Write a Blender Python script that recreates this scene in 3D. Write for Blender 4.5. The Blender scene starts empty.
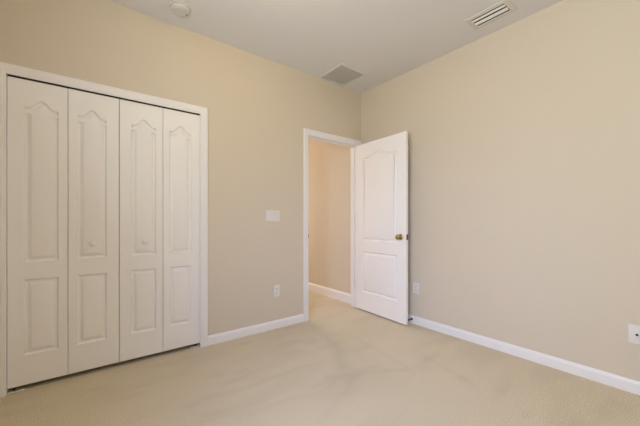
import bpy, bmesh, math
from mathutils import Vector, Matrix
from mathutils.geometry import tessellate_polygon

# ------------------------------------------------------------------ camera, world, lights, exposure
scene = bpy.context.scene
COL = scene.collection
F_PX, PSI, CX, CY = 295.66, 0.6321, 303.6, 220.3
CAM = (-2.8458, -2.6301, 1.1127)
cd = bpy.data.cameras.new('camera')
cam = bpy.data.objects.new('camera', cd)
COL.objects.link(cam)
cd.sensor_fit = 'HORIZONTAL'
cd.sensor_width = 36.0
cd.lens = F_PX / 640 * 36.0
cd.shift_x = (320 - CX) / 640
cd.shift_y = (CY - 213) / 640
cd.clip_start = 0.02
cam.location = CAM
cam.rotation_euler = (math.pi / 2, 0, -PSI)
scene.camera = cam

world = bpy.data.worlds.new('world')
scene.world = world
world.use_nodes = True
bg = world.node_tree.nodes['Background']
bg.inputs[0].default_value = (0.78, 0.88, 1.0, 1)
bg.inputs[1].default_value = 0.3

vs = scene.view_settings
vs.view_transform = 'Standard'
vs.look = 'None'
vs.gamma = 1.0
vs.use_curve_mapping = False
vs.exposure = 0.05
scene.cycles.max_bounces = 12
scene.cycles.diffuse_bounces = 8
scene.cycles.use_denoising = True


def area_light(name, loc, rot, sx, sy, power, color, spread=math.pi):
    d = bpy.data.lights.new(name, 'AREA')
    d.shape = 'RECTANGLE'
    d.size, d.size_y, d.energy, d.color = sx, sy, power, color
    o = bpy.data.objects.new(name, d)
    COL.objects.link(o)
    o.location, o.rotation_euler = loc, rot
    d.spread = spread
    return o


def point_light(name, loc, radius, power, color):
    d = bpy.data.lights.new(name, 'POINT')
    d.energy, d.color, d.shadow_soft_size = power, color, radius
    o = bpy.data.objects.new(name, d)
    COL.objects.link(o)
    o.location = loc
    return o


# daylight through the bedroom window (beside the camera), the bedroom's ceiling lamp, the hall lamp
area_light('window_skylight', (-3.64, -2.30, 1.60), (0, -math.radians(58), math.radians(27)), 1.3, 1.4, 15.3, (0.38, 0.51, 1.0), math.radians(80))
area_light('window_ground_light', (-3.66, -2.30, 1.58), (0, -math.radians(121), -math.radians(14)), 1.3, 1.4, 77, (0.84, 0.92, 1.0))
point_light('ceiling_lamp_light', (-1.84, -1.22, 2.685), 0.03, 8.5, (1.0, 0.70, 0.24))
area_light('hall_fill_light', (-0.62, 3.22, 1.45), (-math.pi / 2, 0, 0), 0.8, 1.3, 52, (1.0, 0.90, 0.86))  # added fill from the unseen hall end, brightens the hall wall
point_light('hall_lamp_light', (-0.85, 1.15, 2.45), 0.10, 2.5, (1.0, 0.6, 0.18))


# ------------------------------------------------------------------ materials
def srgb(r, g, b):
    def f(c):
        c /= 255
        return c / 12.92 if c <= 0.04045 else ((c + 0.055) / 1.055) ** 2.4
    return (f(r), f(g), f(b), 1)


def mat(name, rgb, rough=0.5, metal=0.0, bump=0.0, bscale=80.0, bdist=0.002, spec=0.5):
    m = bpy.data.materials.new(name)
    m.use_nodes = True
    nt = m.node_tree
    p = nt.nodes['Principled BSDF']
    p.inputs['Base Color'].default_value = srgb(*rgb)
    p.inputs['Roughness'].default_value = rough
    p.inputs['Metallic'].default_value = metal
    p.inputs['Specular IOR Level'].default_value = spec
    if bump:
        tc = nt.nodes.new('ShaderNodeTexCoord')
        n = nt.nodes.new('ShaderNodeTexNoise')
        n.inputs['Scale'].default_value = bscale
        n.inputs['Detail'].default_value = 3
        b = nt.nodes.new('ShaderNodeBump')
        b.inputs['Strength'].default_value = bump
        b.inputs['Distance'].default_value = bdist
        nt.links.new(tc.outputs['Object'], n.inputs['Vector'])
        nt.links.new(n.outputs['Fac'], b.inputs['Height'])
        nt.links.new(b.outputs['Normal'], p.inputs['Normal'])
    return m


M_WALL = mat('beige wall paint', (210, 199, 181), 0.7, bump=0.25, bscale=90, bdist=0.0015, spec=0.25)
M_CEIL = mat('ceiling paint with knockdown texture', (219, 218, 217), 0.9, bump=0.5, bscale=45, bdist=0.003, spec=0.1)
M_TRIM = mat('white trim enamel', (233, 231, 230), 0.38)
M_DOOR = mat('white door enamel', (238, 236, 234), 0.42, bump=0.08, bscale=60, bdist=0.001)
M_PLATE = mat('white plastic plate', (222, 219, 213), 0.4)
M_GRILLE = mat('white painted grille metal', (240, 239, 235), 0.45)
M_RETURN = mat('off-white return grille paint', (212, 210, 203), 0.6)
M_DETECT = mat('aged white plastic', (210, 207, 201), 0.5)
M_DARK = mat('painted duct shade', (42, 40, 38), 0.9)  # near-black colour stands in for the shade inside the duct
M_FILTER = mat('grey return filter', (238, 236, 228), 0.95)
M_BRASS = mat('polished brass', (166, 150, 104), 0.3, metal=1.0)
M_BRASSD = mat('aged brass', (120, 100, 64), 0.35, metal=1.0)
M_STEEL = mat('dark steel', (70, 66, 60), 0.4, metal=0.8)
M_BLACK = mat('black rubber', (20, 19, 18), 0.6)
M_CLOSET = mat('closet interior paint', (196, 186, 166), 0.9)

# carpet: short cut pile, faint fleck, broad brushed-nap patches
M_CARPET = bpy.data.materials.new('beige cut-pile carpet')
M_CARPET.use_nodes = True
nt = M_CARPET.node_tree
pb = nt.nodes['Principled BSDF']
pb.inputs['Roughness'].default_value = 1.0
pb.inputs['Specular IOR Level'].default_value = 0.05
pb.inputs['Sheen Weight'].default_value = 0.15
pb.inputs['Sheen Roughness'].default_value = 0.6
tc = nt.nodes.new('ShaderNodeTexCoord')


def noise(scale, detail, vec=None, dist=0.0):
    n = nt.nodes.new('ShaderNodeTexNoise')
    n.inputs['Scale'].default_value = scale
    n.inputs['Detail'].default_value = detail
    n.inputs['Distortion'].default_value = dist
    nt.links.new(vec or tc.outputs['Object'], n.inputs['Vector'])
    return n


def ramp(src, p0, c0, p1, c1):
    r = nt.nodes.new('ShaderNodeValToRGB')
    r.color_ramp.elements[0].position, r.color_ramp.elements[0].color = p0, c0
    r.color_ramp.elements[1].position, r.color_ramp.elements[1].color = p1, c1
    nt.links.new(src, r.inputs['Fac'])
    return r


def mult(a, b):
    m = nt.nodes.new('ShaderNodeMix')
    m.data_type, m.blend_type = 'RGBA', 'MULTIPLY'
    m.inputs[0].default_value = 1
    nt.links.new(a, m.inputs[6])
    nt.links.new(b, m.inputs[7])
    return m.outputs[2]


fleck = ramp(noise(190, 3).outputs['Fac'], 0.34, srgb(178, 164, 136), 0.66, srgb(226, 213, 186))


def strokes(angle, scale, stretch, p0, p1, dark):
    mp = nt.nodes.new('ShaderNodeMapping')
    mp.inputs['Rotation'].default_value = (0, 0, math.radians(angle))
    mp.inputs['Scale'].default_value = (1.0, stretch, 1.0)
    nt.links.new(tc.outputs['Object'], mp.inputs['Vector'])
    return ramp(noise(scale, 2, mp.outputs['Vector'], 0.25).outputs['Fac'], p0, (*dark, 1), p1, (1, 1, 1, 1))


col = mult(fleck.outputs['Color'], strokes(8, 1.3, 2.6, 0.38, 0.50, (0.95, 0.945, 0.935)).outputs['Color'])
col = mult(col, strokes(-62, 1.6, 2.8, 0.36, 0.44, (0.94, 0.935, 0.925)).outputs['Color'])


def mnode(op, a, b=None, c=None):
    n = nt.nodes.new('ShaderNodeMath')
    n.operation = op
    for i, v in enumerate((a, b, c)):
        if v is None:
            continue
        if isinstance(v, (int, float)):
            n.inputs[i].default_value = v
        else:
            nt.links.new(v, n.inputs[i])
    return n.outputs[0]


# marks left in the pile by the vacuum cleaner: soft strokes across the middle of the room
sep = nt.nodes.new('ShaderNodeSeparateXYZ')
nt.links.new(tc.outputs['Object'], sep.inputs[0])
wob = noise(4.0, 2)
PX = mnode('ADD', sep.outputs[0], mnode('MULTIPLY', mnode('SUBTRACT', wob.outputs['Fac'], 0.5), 0.10))
PY = mnode('ADD', sep.outputs[1], mnode('MULTIPLY', mnode('SUBTRACT', noise(3.1, 2).outputs['Fac'], 0.5), 0.10))
marks = None
for (ax, ay), (bx, by), wd, dk in (((-1.35, -0.84), (-2.35, -0.79), 0.045, 0.055), ((-1.50, -1.14), (-2.15, -1.07), 0.035, 0.045),
                                   ((-1.02, -0.62), (-1.29, -1.00), 0.075, 0.085), ((-1.47, -1.05), (-0.90, -1.31), 0.050, 0.070),
                                   ((-0.80, -0.64), (-0.89, -1.30), 0.040, 0.055), ((-0.93, -0.17), (-1.06, -0.68), 0.050, 0.050),
                                   ((-1.95, -0.40), (-1.35, -0.58), 0.045, 0.040), ((-0.57, -1.18), (-0.77, -1.72), 0.045, 0.050),
                                   ((-1.24, -1.13), (-1.72, -1.34), 0.060, 0.040)):
    dx, dy = bx - ax, by - ay
    l2 = dx * dx + dy * dy
    qx, qy = mnode('SUBTRACT', PX, ax), mnode('SUBTRACT', PY, ay)
    t = mnode('DIVIDE', mnode('ADD', mnode('MULTIPLY', qx, dx), mnode('MULTIPLY', qy, dy)), l2)
    tcl = mnode('MINIMUM', mnode('MAXIMUM', t, 0.0), 1.0)
    ex = mnode('SUBTRACT', qx, mnode('MULTIPLY', tcl, dx))
    ey = mnode('SUBTRACT', qy, mnode('MULTIPLY', tcl, dy))
    d = mnode('SQRT', mnode('ADD', mnode('MULTIPLY', ex, ex), mnode('MULTIPLY', ey, ey)))
    k = mnode('MULTIPLY', mnode('MAXIMUM', mnode('SUBTRACT', 1.0, mnode('DIVIDE', d, wd)), 0.0), dk)
    marks = k if marks is None else mnode('MAXIMUM', marks, k)
keep = mnode('SUBTRACT', 1.0, mnode('MULTIPLY', marks, 1.1))
cmb = nt.nodes.new('ShaderNodeCombineColor')
for i in range(3):
    nt.links.new(keep, cmb.inputs[i])
nt.links.new(mult(col, cmb.outputs[0]), pb.inputs['Base Color'])
bmp = nt.nodes.new('ShaderNodeBump')
bmp.inputs['Strength'].default_value = 0.4
bmp.inputs['Distance'].default_value = 0.003
nt.links.new(noise(260, 4).outputs['Fac'], bmp.inputs['Height'])
nt.links.new(bmp.outputs['Normal'], pb.inputs['Normal'])

# window glass: clear with a faint reflection
M_GLASS = bpy.data.materials.new('window glass')
M_GLASS.use_nodes = True
g = M_GLASS.node_tree
for n in list(g.nodes):
    if n.type != 'OUTPUT_MATERIAL':
        g.nodes.remove(n)
gt = g.nodes.new('ShaderNodeBsdfTransparent')
gg = g.nodes.new('ShaderNodeBsdfGlossy')
gg.inputs['Roughness'].default_value = 0.02
gm = g.nodes.new('ShaderNodeMixShader')
gm.inputs[0].default_value = 0.06
g.links.new(gt.outputs[0], gm.inputs[1])
g.links.new(gg.outputs[0], gm.inputs[2])
g.links.new(gm.outputs[0], g.nodes['Material Output'].inputs[0])


# ------------------------------------------------------------------ mesh helpers
def link(name, bm, mats, parent=None, loc=(0, 0, 0), rotz=0.0, smooth=None):
    bmesh.ops.recalc_face_normals(bm, faces=bm.faces)
    me = bpy.data.meshes.new(name)
    bm.to_mesh(me)
    bm.free()
    for m in (mats if isinstance(mats, (list, tuple)) else [mats]):
        me.materials.append(m)
    if smooth is not None:
        for p in me.polygons:
            p.use_smooth = True
        me.set_sharp_from_angle(angle=math.radians(smooth))
    o = bpy.data.objects.new(name, me)
    COL.objects.link(o)
    o.location = loc
    o.rotation_euler = (0, 0, rotz)
    if parent:
        o.parent = parent
    return o


def empty(name, loc=(0, 0, 0), rot=(0, 0, 0)):
    o = bpy.data.objects.new(name, None)
    COL.objects.link(o)
    o.empty_display_size = 0.1
    o.location = loc
    o.rotation_euler = rot
    return o


def tag(o, label, cat=None, group=None, kind=None):
    o['label'] = label
    if cat:
        o['category'] = cat
    if group:
        o['group'] = group
    if kind:
        o['kind'] = kind
    return o


def struct(name, bm, m, label=None, smooth=None):
    o = link(name, bm, m, smooth=smooth)
    o['kind'] = 'structure'
    if label:
        o['label'] = label
    return o


def box(bm, x0, x1, y0, y1, z0, z1, bev=0.0, mi=0):
    vs_ = [bm.verts.new(c) for c in ((x0, y0, z0), (x1, y0, z0), (x1, y1, z0), (x0, y1, z0),
                                     (x0, y0, z1), (x1, y0, z1), (x1, y1, z1), (x0, y1, z1))]
    fs = []
    for f in ((3, 2, 1, 0), (4, 5, 6, 7), (0, 1, 5, 4), (1, 2, 6, 5), (2, 3, 7, 6), (3, 0, 4, 7)):
        fc = bm.faces.new([vs_[i] for i in f])
        fc.material_index = mi
        fs.append(fc)
    if bev:
        es = list({e for f in fs for e in f.edges})
        r = bmesh.ops.bevel(bm, geom=es, offset=bev, segments=2, affect='EDGES', profile=0.6)
        for f in r['faces']:
            f.material_index = mi


def lathe(bm, prof, mtx=None, seg=32, mi=0):
    """prof: (radius, height) pairs, turned about local z, then moved by mtx."""
    mtx = mtx or Matrix()
    rings = []
    for r, z in prof:
        if r < 1e-6:
            rings.append([bm.verts.new(mtx @ Vector((0, 0, z)))])
        else:
            rings.append([bm.verts.new(mtx @ Vector((r * math.cos(2 * math.pi * k / seg), r * math.sin(2 * math.pi * k / seg), z)))
                          for k in range(seg)])
    for a, b in zip(rings, rings[1:]):
        for k in range(seg):
            k2 = (k + 1) % seg
            if len(a) == 1 and len(b) == 1:
                continue
            if len(a) == 1:
                f = bm.faces.new((a[0], b[k], b[k2]))
            elif len(b) == 1:
                f = bm.faces.new((a[k], a[k2], b[0]))
            else:
                f = bm.faces.new((a[k], a[k2], b[k2], b[k]))
            f.material_index = mi
    for ring in (rings[0], rings[-1]):
        if len(ring) > 1:
            f = bm.faces.new(ring)
            f.material_index = mi


def offset_loop(pts, d):
    """inset a counter-clockwise outline by d"""
    out, n = [], len(pts)
    for i in range(n):
        a, b, c = Vector(pts[i - 1]), Vector(pts[i]), Vector(pts[(i + 1) % n])
        e1, e2 = (b - a).normalized(), (c - b).normalized()
        n1, n2 = Vector((-e1.y, e1.x)), Vector((-e2.y, e2.x))
        k = 1 + n1.dot(n2)
        v = b + (n1 + n2) * (d / max(k, 0.3))
        out.append((v.x, v.y))
    return out


MOULD = [(0.0, 0.0), (0.003, -0.0055), (0.007, -0.0120), (0.010, -0.0145), (0.016, -0.0145), (0.020, -0.0125), (0.029, -0.0065), (0.038, -0.0018), (0.042, -0.0010)]


def moulded_face(bm, u0, u1, v0, v1, loops, to3d, profile=MOULD, cham=0.002):
    """One face of a moulded door: flat stiles and rails, with a raised panel inside every loop.
    Returns the outer edge ring so that the slab's sides can be closed."""
    outer = [(u0, v0), (u1, v0), (u1, v1), (u0, v1)]
    face = [(u0 + cham, v0 + cham), (u1 - cham, v0 + cham), (u1 - cham, v1 - cham), (u0 + cham, v1 - cham)]
    ro = [bm.verts.new(to3d(u, v, -cham)) for u, v in outer]
    rf = [bm.verts.new(to3d(u, v, 0)) for u, v in face]
    for k in range(4):
        bm.faces.new((ro[k], ro[(k + 1) % 4], rf[(k + 1) % 4], rf[k]))
    polys, verts = [face], list(rf)
    for lp in loops:
        rings = []
        for ins, dep in profile:
            rings.append([bm.verts.new(to3d(u, v, dep)) for u, v in offset_loop(lp, ins)])
        n = len(lp)
        for a, b in zip(rings, rings[1:]):
            for k in range(n):
                bm.faces.new((a[k], a[(k + 1) % n], b[(k + 1) % n], b[k]))
        inner = offset_loop(lp, profile[-1][0])
        for t in tessellate_polygon([[Vector((u, v, 0)) for u, v in inner]]):
            bm.faces.new([rings[-1][i] for i in t])
        polys.append(lp)
        verts += rings[0]
    for t in tessellate_polygon([[Vector((u, v, 0)) for u, v in p] for p in polys]):
        bm.faces.new([verts[i] for i in t])
    return ro


def arch_loop(u0, u1, v0, vs_, rise):
    """panel outline with square bottom and an ogee (cathedral) head; vs_ is the shoulder height"""
    pts = [(u0, v0), (u1, v0)]
    c, hw = (u0 + u1) / 2, (u1 - u0) / 2
    N = 36
    for i in range(N + 1):
        s = 1 - 2 * i / N
        a = abs(s)
        if a >= 0.80:
            y = 0.04 * rise * (0.5 - 0.5 * math.cos((a - 0.80) / 0.20 * math.pi))
        else:
            y = rise * (0.5 + 0.5 * math.cos(math.pi * a / 0.80))
        pts.append((c + s * hw, vs_ + y))
    return pts


def rect_loop(u0, u1, v0, v1):
    return [(u0, v0), (u1, v0), (u1, v1), (u0, v1)]


def slab(bm, w, z0, z1, th, loops):
    """moulded slab, x 0..w, front face at y=0 looking to -y, back face at y=th"""
    fr = moulded_face(bm, 0, w, z0, z1, loops, lambda u, v, d: (u, -d, v))
    bk = moulded_face(bm, 0, w, z0, z1, loops, lambda u, v, d: (u, th + d, v))
    for k in range(4):
        bm.faces.new((fr[k], fr[(k + 1) % 4], bk[(k + 1) % 4], bk[k]))


def sweep_u(bm, prof, x0, x1, z0, z1, y=0.0):
    """mitred casing round an opening x0..x1, up to z1; prof = (distance out from the opening, thickness)"""
    rows = []
    for o, t in prof:
        rows.append([bm.verts.new(c) for c in ((x0 - o, y - t, z0), (x0 - o, y - t, z1 + o), (x1 + o, y - t, z1 + o), (x1 + o, y - t, z0))])
    n = len(rows)
    for i in range(n):
        a, b = rows[i], rows[(i + 1) % n]
        for k in range(3):
            bm.faces.new((a[k], a[k + 1], b[k + 1], b[k]))
    bm.faces.new([r[0] for r in rows])
    bm.faces.new([r[3] for r in rows])


def extrude_profile(bm, prof, p0, p1, nrm):
    """prof = (thickness, height) swept from p0 to p1 along the wall whose inward normal is nrm"""
    rows = []
    for p in (p0, p1):
        rows.append([bm.verts.new((p[0] + nrm[0] * t, p[1] + nrm[1] * t, z)) for t, z in prof])
    n = len(prof)
    for i in range(n):
        bm.faces.new((rows[0][i], rows[0][(i + 1) % n], rows[1][(i + 1) % n], rows[1][i]))
    bm.faces.new(rows[0])
    bm.faces.new(rows[1])


# ------------------------------------------------------------------ room shell
H = 2.743
WT = 0.115                                   # wall thickness
XL, YR, YH = -3.45, -3.20, 3.0               # window wall, rear wall, far end of the hall
CL0, CL1, CLT = -3.277, -2.023, 2.068        # closet rough opening
DR0, DR1, DRT = -0.875, -0.060, 2.080        # doorway rough opening

bm = bmesh.new()
box(bm, XL - 0.12, 0.12, YR - 0.12, YH + 0.12, -0.12, 0.0)
struct('floor', bm, M_CARPET, 'beige cut-pile carpet across the bedroom and into the hall')
bm = bmesh.new()
box(bm, XL - 0.12, 0.12, YR - 0.12, YH + 0.12, H, H + 0.12)
struct('ceiling', bm, M_CEIL, 'off-white textured ceiling')

bm = bmesh.new()
for x0, x1, z0, z1 in ((XL, CL0, 0, H), (CL0, CL1, CLT, H), (CL1, DR0, 0, H), (DR0, DR1, DRT, H), (DR1, 0, 0, H)):
    box(bm, x0, x1, 0, WT, z0, z1)
bmesh.ops.remove_doubles(bm, verts=bm.verts, dist=1e-5)
struct('wall_left', bm, M_WALL, 'beige wall holding the white closet doors and the open doorway')
bm = bmesh.new()
box(bm, 0, 0.12, YR, YH, 0, H)
struct('wall_right', bm, M_WALL, 'plain beige wall on the right, running on into the hall')
bm = bmesh.new()
box(bm, XL - 0.12, 0.12, YR - 0.12, YR, 0, H)
struct('wall_rear', bm, M_WALL)
WY0, WY1, WZ0, WZ1 = -3.00, -1.60, 0.95, 2.25
bm = bmesh.new()
for y0, y1, z0, z1 in ((YR, WY0, 0, H), (WY1, 0.115, 0, H), (WY0, WY1, 0, WZ0), (WY0, WY1, WZ1, H)):
    box(bm, XL - 0.12, XL, y0, y1, z0, z1)
struct('wall_window', bm, M_WALL)
bm = bmesh.new()
for y0, y1, z0, z1 in ((WY0, WY0 + 0.05, WZ0, WZ1), (WY1 - 0.05, WY1, WZ0, WZ1), (WY0 + 0.05, WY1 - 0.05, WZ0, WZ0 + 0.05),
                       (WY0 + 0.05, WY1 - 0.05, WZ1 - 0.05, WZ1), (WY0 + 0.05, WY1 - 0.05, 1.58, 1.62)):
    box(bm, XL - 0.10, XL - 0.04, y0, y1, z0, z1)
w1 = struct('window_1', bm, M_TRIM)
bm = bmesh.new()
box(bm, XL - 0.072, XL - 0.068, WY0 + 0.05, WY1 - 0.05, WZ0 + 0.05, 1.58)
box(bm, XL - 0.072, XL - 0.068, WY0 + 0.05, WY1 - 0.05, 1.62, WZ1 - 0.05)
link('window_pane', bm, M_GLASS, w1)
bm = bmesh.new()
box(bm, XL - 0.04, XL + 0.06, WY0 - 0.04, WY1 + 0.04, WZ0 - 0.022, WZ0, 0.004)
link('window_sill', bm, M_TRIM, w1)

# closet interior and hall beyond the doorway
bm = bmesh.new()
box(bm, XL, -1.90, 0.72, 0.80, 0, H)
box(bm, -1.98, -1.90, WT, 0.72, 0, H)
box(bm, XL - 0.08, XL, WT, 0.80, 0, H)
struct('wall_closet', bm, M_CLOSET)
bm = bmesh.new()
box(bm, -1.26, -1.16, WT, YH, 0, H)
for x0, x1, z0, z1 in ((-1.26, -1.07, 0, H), (-0.17, 0, 0, H), (-1.07, -0.17, 0, 0.75), (-1.07, -0.17, 2.15, H)):
    box(bm, x0, x1, YH, YH + 0.1, z0, z1)
struct('wall_hall', bm, M_WALL)
bm = bmesh.new()
for x0, x1, z0, z1 in ((-1.07, -1.03, 0.75, 2.15), (-0.21, -0.17, 0.75, 2.15), (-1.03, -0.21, 0.75, 0.79), (-1.03, -0.21, 2.11, 2.15), (-1.03, -0.21, 1.43, 1.47)):
    box(bm, x0, x1, YH + 0.03, YH + 0.08, z0, z1)
w2 = struct('added_hall_window', bm, M_TRIM)  # invented window, out of view, gives the hall fill an opening
bm = bmesh.new()
box(bm, -1.03, -0.21, YH + 0.053, YH + 0.057, 0.79, 1.43)
box(bm, -1.03, -0.21, YH + 0.053, YH + 0.057, 1.47, 2.11)
link('window_pane', bm, M_GLASS, w2)

# baseboards
BB = [(0, 0), (0.013, 0), (0.013, 0.058), (0.0115, 0.066), (0.008, 0.073), (0.006, 0.080), (0.003, 0.083), (0, 0.083)]
BBH = [(0, 0), (0.014, 0), (0.014, 0.095), (0.012, 0.105), (0.008, 0.114), (0.006, 0.122), (0.003, 0.126), (0, 0.126)]
bm = bmesh.new()
extrude_profile(bm, BB, (-1.982, 0), (-0.925, 0), (0, -1))
struct('baseboard_left', bm, M_TRIM, 'white baseboard between the closet casing and the doorway casing')
bm = bmesh.new()
extrude_profile(bm, BB, (0, YR), (0, -0.018), (-1, 0))
struct('baseboard_right', bm, M_TRIM, 'white baseboard along the right wall')
bm = bmesh.new()
extrude_profile(bm, BBH, (0, WT + 0.02), (0, YH), (-1, 0))
struct('baseboard_hall', bm, M_TRIM, 'taller white baseboard in the hall seen through the doorway')

# casings and jambs
CAS = [(0, 0), (0, 0.009), (0.004, 0.011), (0.012, 0.0115), (0.016, 0.014), (0.030, 0.0155), (0.044, 0.017), (0.050, 0.019),
       (0.058, 0.019), (0.063, 0.015), (0.063, 0)]
bm = bmesh.new()
sweep_u(bm, CAS, -3.259, -2.045, 0, 2.044)
struct('trim_1', bm, M_TRIM, 'white moulded casing round the closet opening', smooth=25)
bm = bmesh.new()
sweep_u(bm, CAS, -0.860, -0.073, 0, 2.064)
struct('trim_2', bm, M_TRIM, 'white moulded casing round the open doorway', smooth=25)
bm = bmesh.new()
box(bm, CL0, -3.2590, 0, WT, 0, CLT)
box(bm, -2.0370, CL1, 0, WT, 0, CLT)
box(bm, -3.2590, -2.0370, 0, WT, 2.048, CLT)
struct('trim_3', bm, M_TRIM, 'white jamb lining the closet opening')
bm = bmesh.new()
box(bm, DR0, -0.855, 0, WT, 0, DRT)
box(bm, -0.078, DR1, 0, WT, 0, DRT)
box(bm, -0.855, -0.078, 0, WT, 2.060, DRT)
box(bm, -0.855, -0.844, 0.040, 0.078, 0, 2.060, 0.002)
box(bm, -0.089, -0.078, 0.040, 0.078, 0, 2.060, 0.002)
box(bm, -0.844, -0.089, 0.040, 0.078, 2.049, 2.060, 0.002)
tj = struct('trim_4', bm, M_TRIM, 'white jamb and stop lining the doorway')
bm = bmesh.new()
box(bm, -0.8552, -0.8532, -0.002, 0.030, 0.905, 0.965, 0.0006)
box(bm, -0.8632, -0.8532, -0.0105, -0.002, 0.915, 0.955, 0.002)
sp = link('strike_plate', bm, M_BRASSD, tj)
sp['label'] = 'small brass strike plate on the left jamb'

# ------------------------------------------------------------------ bifold closet doors
LW, LTH, LZ0, LZ1 = 0.3022, 0.030, 0.034, 2.0352


def bifold(name, x0, label, knob_leaf):
    root = tag(empty(name, (x0, 0.010, 0)), label, 'closet door', 'bifold closet doors', 'structure')
    for k in range(2):
        bm = bmesh.new()
        u0, u1 = (0.078, LW - 0.049) if k == 0 else (0.049, LW - 0.078)
        slab(bm, LW, LZ0, LZ1, LTH, [arch_loop(u0, u1, 0.838, 1.858, 0.054), rect_loop(u0, u1, 0.228, 0.723)])
        leaf = link('door_leaf', bm, M_DOOR, root, loc=(k * (LW + 0.0028), 0, 0), smooth=28)
        if k == knob_leaf:
            bm = bmesh.new()
            m = Matrix.Translation(((u0 + u1) / 2, 0.0010, 0.946)) @ Matrix.Rotation(math.pi / 2, 4, 'X')
            lathe(bm, [(0.0, 0.0), (0.012, 0.0), (0.010, 0.004), (0.0085, 0.011), (0.011, 0.017), (0.0175, 0.021),
                       (0.0195, 0.027), (0.0178, 0.033), (0.0110, 0.0370), (0.0, 0.0380)], m, 28)
            kn = link('knob', bm, M_TRIM, leaf, smooth=50)
    return root


bifold('door_2', -3.2572, 'left pair of white bifold closet doors, nearest the photo edge', 1)
bifold('door_3', -2.6466, 'right pair of white bifold closet doors, nearer the light switch', 0)

bm = bmesh.new()
box(bm, -3.255, -2.048, 0.012, 0.042, 2.0375, 2.048)
tr = struct('trim_5', bm, M_STEEL, 'dark metal track above the closet doors')


def pivot(x, d, label):
    r = tag(empty('pivot_bracket', (x, 0, 0)), label, 'bracket', 'closet floor pivot brackets')
    bm = bmesh.new()
    a, b = sorted((0, d * 0.085))
    box(bm, a, b, 0.006, 0.036, 0.0005, 0.008, 0.0025)
    a, b = sorted((0.0, d * 0.004))
    box(bm, a, b, 0.006, 0.036, 0.0005, 0.030, 0.001)
    link('plate', bm, M_PLATE, r)
    bm = bmesh.new()
    lathe(bm, [(0.0045, 0.0075), (0.0045, 0.033)], Matrix.Translation((d * 0.036, 0.024, 0)), 14)
    link('pivot_pin', bm, M_STEEL, r, smooth=40)


pivot(-3.2615, 1, 'white floor bracket under the left end of the closet doors')
pivot(-2.0415, -1, 'white floor bracket under the right end of the closet doors')

# ------------------------------------------------------------------ open bedroom door
DW, DTH, DZ0, DZ1 = 0.762, 0.035, 0.017, 2.047
p0, p1 = Vector((-0.1135, -0.010)), Vector((-0.1575, -0.771))
ang = math.atan2(p1.y - p0.y, p1.x - p0.x)       # the slab's local x runs from hinge to latch edge, its front faces the camera
door = tag(empty('door_1', (p0.x, p0.y, 0), (0, 0, ang)), 'white two-panel bedroom door standing open against the right wall', 'door', None, 'structure')
bm = bmesh.new()
slab(bm, DW, DZ0, DZ1, DTH, [arch_loop(0.118, DW - 0.120, 0.868, 1.868, 0.066), rect_loop(0.118, DW - 0.120, 0.240, 0.735)])
leaf = link('door_leaf', bm, M_DOOR, door, smooth=28)
KX, KZ = DW - 0.070, 0.936
KPROF = [(0.0, 0.0), (0.032, 0.0), (0.0325, 0.003), (0.030, 0.006), (0.020, 0.010), (0.0125, 0.013), (0.0110, 0.022), (0.0135, 0.029),
         (0.0215, 0.034), (0.0265, 0.042), (0.0275, 0.050), (0.0250, 0.058), (0.0180, 0.064), (0.0085, 0.0668), (0.0, 0.0670)]
for side in (0, 1):
    bm = bmesh.new()
    m = Matrix.Translation((KX, 0 if side == 0 else DTH, KZ)) @ Matrix.Rotation(math.pi / 2 if side == 0 else -math.pi / 2, 4, 'X')
    lathe(bm, KPROF, m, 36)
    kn = link('knob', bm, M_BRASS, door, smooth=45)
    kn['label'] = 'round brass door knob'
bm = bmesh.new()
box(bm, DW - 0.0008, DW + 0.0012, 0.005, 0.030, KZ - 0.029, KZ + 0.029, 0.0005)
box(bm, DW + 0.001, DW + 0.010, 0.011, 0.024, KZ - 0.008, KZ + 0.008, 0.002)
lt = link('latch', bm, M_BRASSD, door)
lt['label'] = 'brass latch plate on the door edge'
for hz in (0.27, 1.09, 1.83):
    bm = bmesh.new()
    lathe(bm, [(0.0, -0.004), (0.004, -0.002), (0.0062, 0.0), (0.0062, 0.089), (0.004, 0.091), (0.0, 0.093)],
          Matrix.Translation((-0.004, DTH + 0.003, hz)), 16)
    box(bm, -0.0022, -0.0002, 0.006, DTH + 0.002, hz, hz + 0.089)
    link('hinge', bm, M_BRASSD, door, smooth=40)

# ------------------------------------------------------------------ wall plates
# built on a local wall: x along the wall, z up, the front looks to local -y
R_LEFT, R_RIGHT = 0.0, -math.pi / 2


def plate(w, h, parent):
    bm = bmesh.new()
    box(bm, -w / 2, w / 2, -0.006, 0, -h / 2, h / 2, 0.0028)
    return link('plate', bm, M_PLATE, parent, smooth=35)


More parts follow.
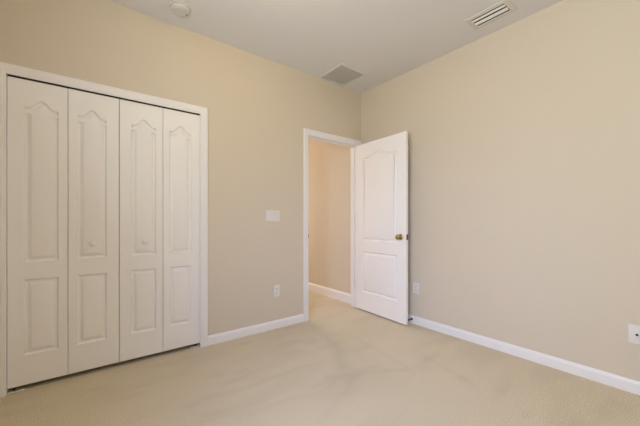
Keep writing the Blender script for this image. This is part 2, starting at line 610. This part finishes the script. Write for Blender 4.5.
def outlet(loc, rot, label):
    r = tag(empty('power_outlet', loc, (0, 0, rot)), label, 'outlet', 'duplex power outlets')
    plate(0.073, 0.118, r)
    for s in (-1, 1):
        bm = bmesh.new()
        zc = s * 0.0195
        mt = Matrix.Translation((0, -0.0055, zc)) @ Matrix.Rotation(math.pi / 2, 4, 'X')
        lathe(bm, [(0.0, 0.0), (0.0168, 0.0), (0.0168, 0.002), (0.0160, 0.0026), (0.0, 0.0026)], mt, 28)
        box(bm, -0.0078, -0.0056, -0.0086, -0.0080, zc - 0.001, zc + 0.008, mi=1)
        box(bm, 0.0056, 0.0078, -0.0086, -0.0080, zc - 0.001, zc + 0.007, mi=1)
        box(bm, -0.0022, 0.0022, -0.0086, -0.0080, zc - 0.0105, zc - 0.0060, mi=1)
        link('receptacle', bm, [M_PLATE, M_BLACK], r, smooth=35)
    bm = bmesh.new()
    lathe(bm, [(0.0, 0.0), (0.0032, 0.0), (0.0032, 0.0012), (0.0, 0.0014)], Matrix.Translation((0, -0.0058, 0)) @ Matrix.Rotation(math.pi / 2, 4, 'X'), 14)
    link('screw', bm, M_PLATE, r)
    return r


outlet((-1.268, 0, 0.386), R_LEFT, 'white power outlet on the left wall, low beneath the light switch')
outlet((0, -0.787, 0.386), R_RIGHT, 'white power outlet on the right wall just beside the open door')

r = tag(empty('light_switch', (-1.313, 0, 1.156), (0, 0, R_LEFT)), 'white three-gang light switch plate between the closet and the doorway', 'light switch')
plate(0.166, 0.116, r)
for k in (-1, 0, 1):
    bm = bmesh.new()
    x = k * 0.046
    vs4 = [bm.verts.new(c) for c in ((x - 0.0165, -0.0058, -0.0335), (x + 0.0165, -0.0058, -0.0335), (x + 0.0165, -0.0058, 0.0335), (x - 0.0165, -0.0058, 0.0335),
                                     (x - 0.0160, -0.0072, -0.0330), (x + 0.0160, -0.0072, -0.0330), (x + 0.0160, -0.0100, 0.0330), (x - 0.0160, -0.0100, 0.0330),
                                     (x - 0.0160, -0.0068, 0.0), (x + 0.0160, -0.0068, 0.0))]
    for f in ((0, 1, 5, 4), (2, 3, 7, 6), (4, 5, 9, 8), (8, 9, 6, 7), (1, 2, 6, 9, 5), (3, 0, 4, 8, 7), (0, 3, 2, 1)):
        bm.faces.new([vs4[i] for i in f])
    link('rocker', bm, M_PLATE, r)

r = tag(empty('cable_jack', (0, -2.364, 0.379), (0, 0, R_RIGHT)), 'white cable jack plate at the right photo edge with a small dark connector', 'wall plate')
plate(0.076, 0.118, r)
bm = bmesh.new()
lathe(bm, [(0.0, 0.0), (0.0068, 0.0), (0.0068, 0.003), (0.0048, 0.003), (0.0048, 0.011), (0.0030, 0.011), (0.0030, 0.006), (0.0, 0.006)],
      Matrix.Translation((0, -0.0058, 0)) @ Matrix.Rotation(math.pi / 2, 4, 'X'), 20)
j = link('connector', bm, M_STEEL, r, smooth=40)
j['label'] = 'dark metal coaxial connector'

# ------------------------------------------------------------------ door stop on the right baseboard
r = tag(empty('door_stop', (-0.013, -0.742, 0.047)), 'black-tipped door stop fixed to the right baseboard behind the open door', 'door stop')
mx = Matrix.Rotation(-math.pi / 2, 4, 'Y')
bm = bmesh.new()
lathe(bm, [(0.0, 0.0), (0.0125, 0.0), (0.0125, 0.003), (0.007, 0.006), (0.0, 0.006)], mx, 20)
link('base', bm, M_STEEL, r, smooth=40)
bm = bmesh.new()
lathe(bm, [(0.0045, 0.005), (0.0045, 0.050)], mx, 14)
link('rod', bm, M_STEEL, r, smooth=40)
bm = bmesh.new()
lathe(bm, [(0.0, 0.046), (0.008, 0.046), (0.009, 0.050), (0.009, 0.058), (0.007, 0.062), (0.0, 0.062)], mx, 18)
link('rubber_tip', bm, M_BLACK, r, smooth=40)

# ------------------------------------------------------------------ ceiling fixtures
# smoke detector
r = tag(empty('smoke_detector', (-2.271, -0.243, H)), 'round white smoke detector on the ceiling above the closet', 'smoke detector')
bm = bmesh.new()
lathe(bm, [(0.0, 0.0), (0.073, 0.0), (0.073, -0.008), (0.070, -0.010), (0.0, -0.010)], None, 48)
link('mounting_base', bm, M_DETECT, r, smooth=35)
bm = bmesh.new()
lathe(bm, [(0.0, -0.009), (0.062, -0.009), (0.062, -0.014), (0.0675, -0.014), (0.0675, -0.022), (0.064, -0.027), (0.056, -0.0305), (0.044, -0.0310),
           (0.042, -0.0295), (0.040, -0.0295), (0.038, -0.0315), (0.0, -0.0325)], None, 48)
link('cover', bm, M_DETECT, r, smooth=35)
bm = bmesh.new()
lathe(bm, [(0.0, -0.0300), (0.005, -0.0300), (0.005, -0.0325), (0.0, -0.0330)], Matrix.Translation((0.052, 0.012, 0)), 16)
ld = link('indicator', bm, M_STEEL, r)
ld['label'] = 'small dark indicator on the detector face'


def grille_frame(bm, x0, x1, y0, y1, t, w):
    """flat flange with a bevelled lip, hanging t below the ceiling"""
    rows = []
    for ins, z in ((0, 0), (0, -0.003), (0.004, -0.005), (w - 0.006, -t), (w, -t), (w, -0.001)):
        rows.append([bm.verts.new(c) for c in ((x0 + ins, y0 + ins, z), (x1 - ins, y0 + ins, z), (x1 - ins, y1 - ins, z), (x0 + ins, y1 - ins, z))])
    for i in range(len(rows)):
        a, b = rows[i], rows[(i + 1) % len(rows)]
        for k in range(4):
            bm.faces.new((a[k], a[(k + 1) % 4], b[(k + 1) % 4], b[k]))


def blade(bm, x0, x1, y0, y1, z, tilt_z, th=0.0012, curve=0.0):
    """slat along y, its -x edge at z and its +x edge at z + tilt_z"""
    N = 5
    top, bot = [], []
    for i in range(N + 1):
        s = i / N
        zz = z + tilt_z * s - curve * 4 * s * (1 - s)
        x = x0 + (x1 - x0) * s
        top.append((bm.verts.new((x, y0, zz)), bm.verts.new((x, y1, zz))))
        bot.append((bm.verts.new((x, y0, zz - th)), bm.verts.new((x, y1, zz - th))))
    for i in range(N):
        bm.faces.new((top[i][0], top[i + 1][0], top[i + 1][1], top[i][1]))
        bm.faces.new((bot[i][0], bot[i][1], bot[i + 1][1], bot[i + 1][0]))
        bm.faces.new((top[i][0], bot[i][0], bot[i + 1][0], top[i + 1][0]))
        bm.faces.new((top[i][1], top[i + 1][1], bot[i + 1][1], bot[i][1]))
    bm.faces.new((top[0][0], top[0][1], bot[0][1], bot[0][0]))
    bm.faces.new((top[N][0], bot[N][0], bot[N][1], top[N][1]))


# supply register with three curved blades
r = tag(empty('air_vent', (-0.264, -1.613, H)), 'small white ceiling vent with three blades and dark slots, near the right wall', 'vent')
bm = bmesh.new()
grille_frame(bm, -0.100, 0.100, -0.155, 0.155, 0.008, 0.036)
link('frame', bm, M_RETURN, r)
bm = bmesh.new()
box(bm, -0.064, 0.064, -0.119, 0.119, -0.002, -0.0005)
link('duct_shade_plate', bm, M_DARK, r)  # flat plate under a solid ceiling, duct shade painted as its colour
for x0, x1, z, tilt, cv in ((-0.051, -0.027, -0.0070, -0.0030, 0.0012), (-0.003, 0.032, -0.0070, -0.0040, 0.0025), (0.056, 0.064, -0.0070, -0.0010, 0.0)):
    bm = bmesh.new()
    blade(bm, x0, x1, -0.118, 0.118, z, tilt, curve=cv)
    link('blade', bm, M_GRILLE, r, smooth=40)

# return-air grille near the corner
r = tag(empty('return_grille', (-0.530, -0.208, H)), 'square grey louvred return grille on the ceiling close to the corner', 'vent')
bm = bmesh.new()
grille_frame(bm, -0.190, 0.190, -0.182, 0.182, 0.009, 0.024)
link('frame', bm, M_RETURN, r)
bm = bmesh.new()
box(bm, -0.166, 0.166, -0.158, 0.158, -0.002, -0.0005)
link('filter', bm, M_FILTER, r)
bm = bmesh.new()
for k in range(26):
    x = -0.164 + k * 0.0127
    blade(bm, x, x + 0.0090, -0.158, 0.158, -0.0078, 0.0046)
link('louvres', bm, M_RETURN, r)
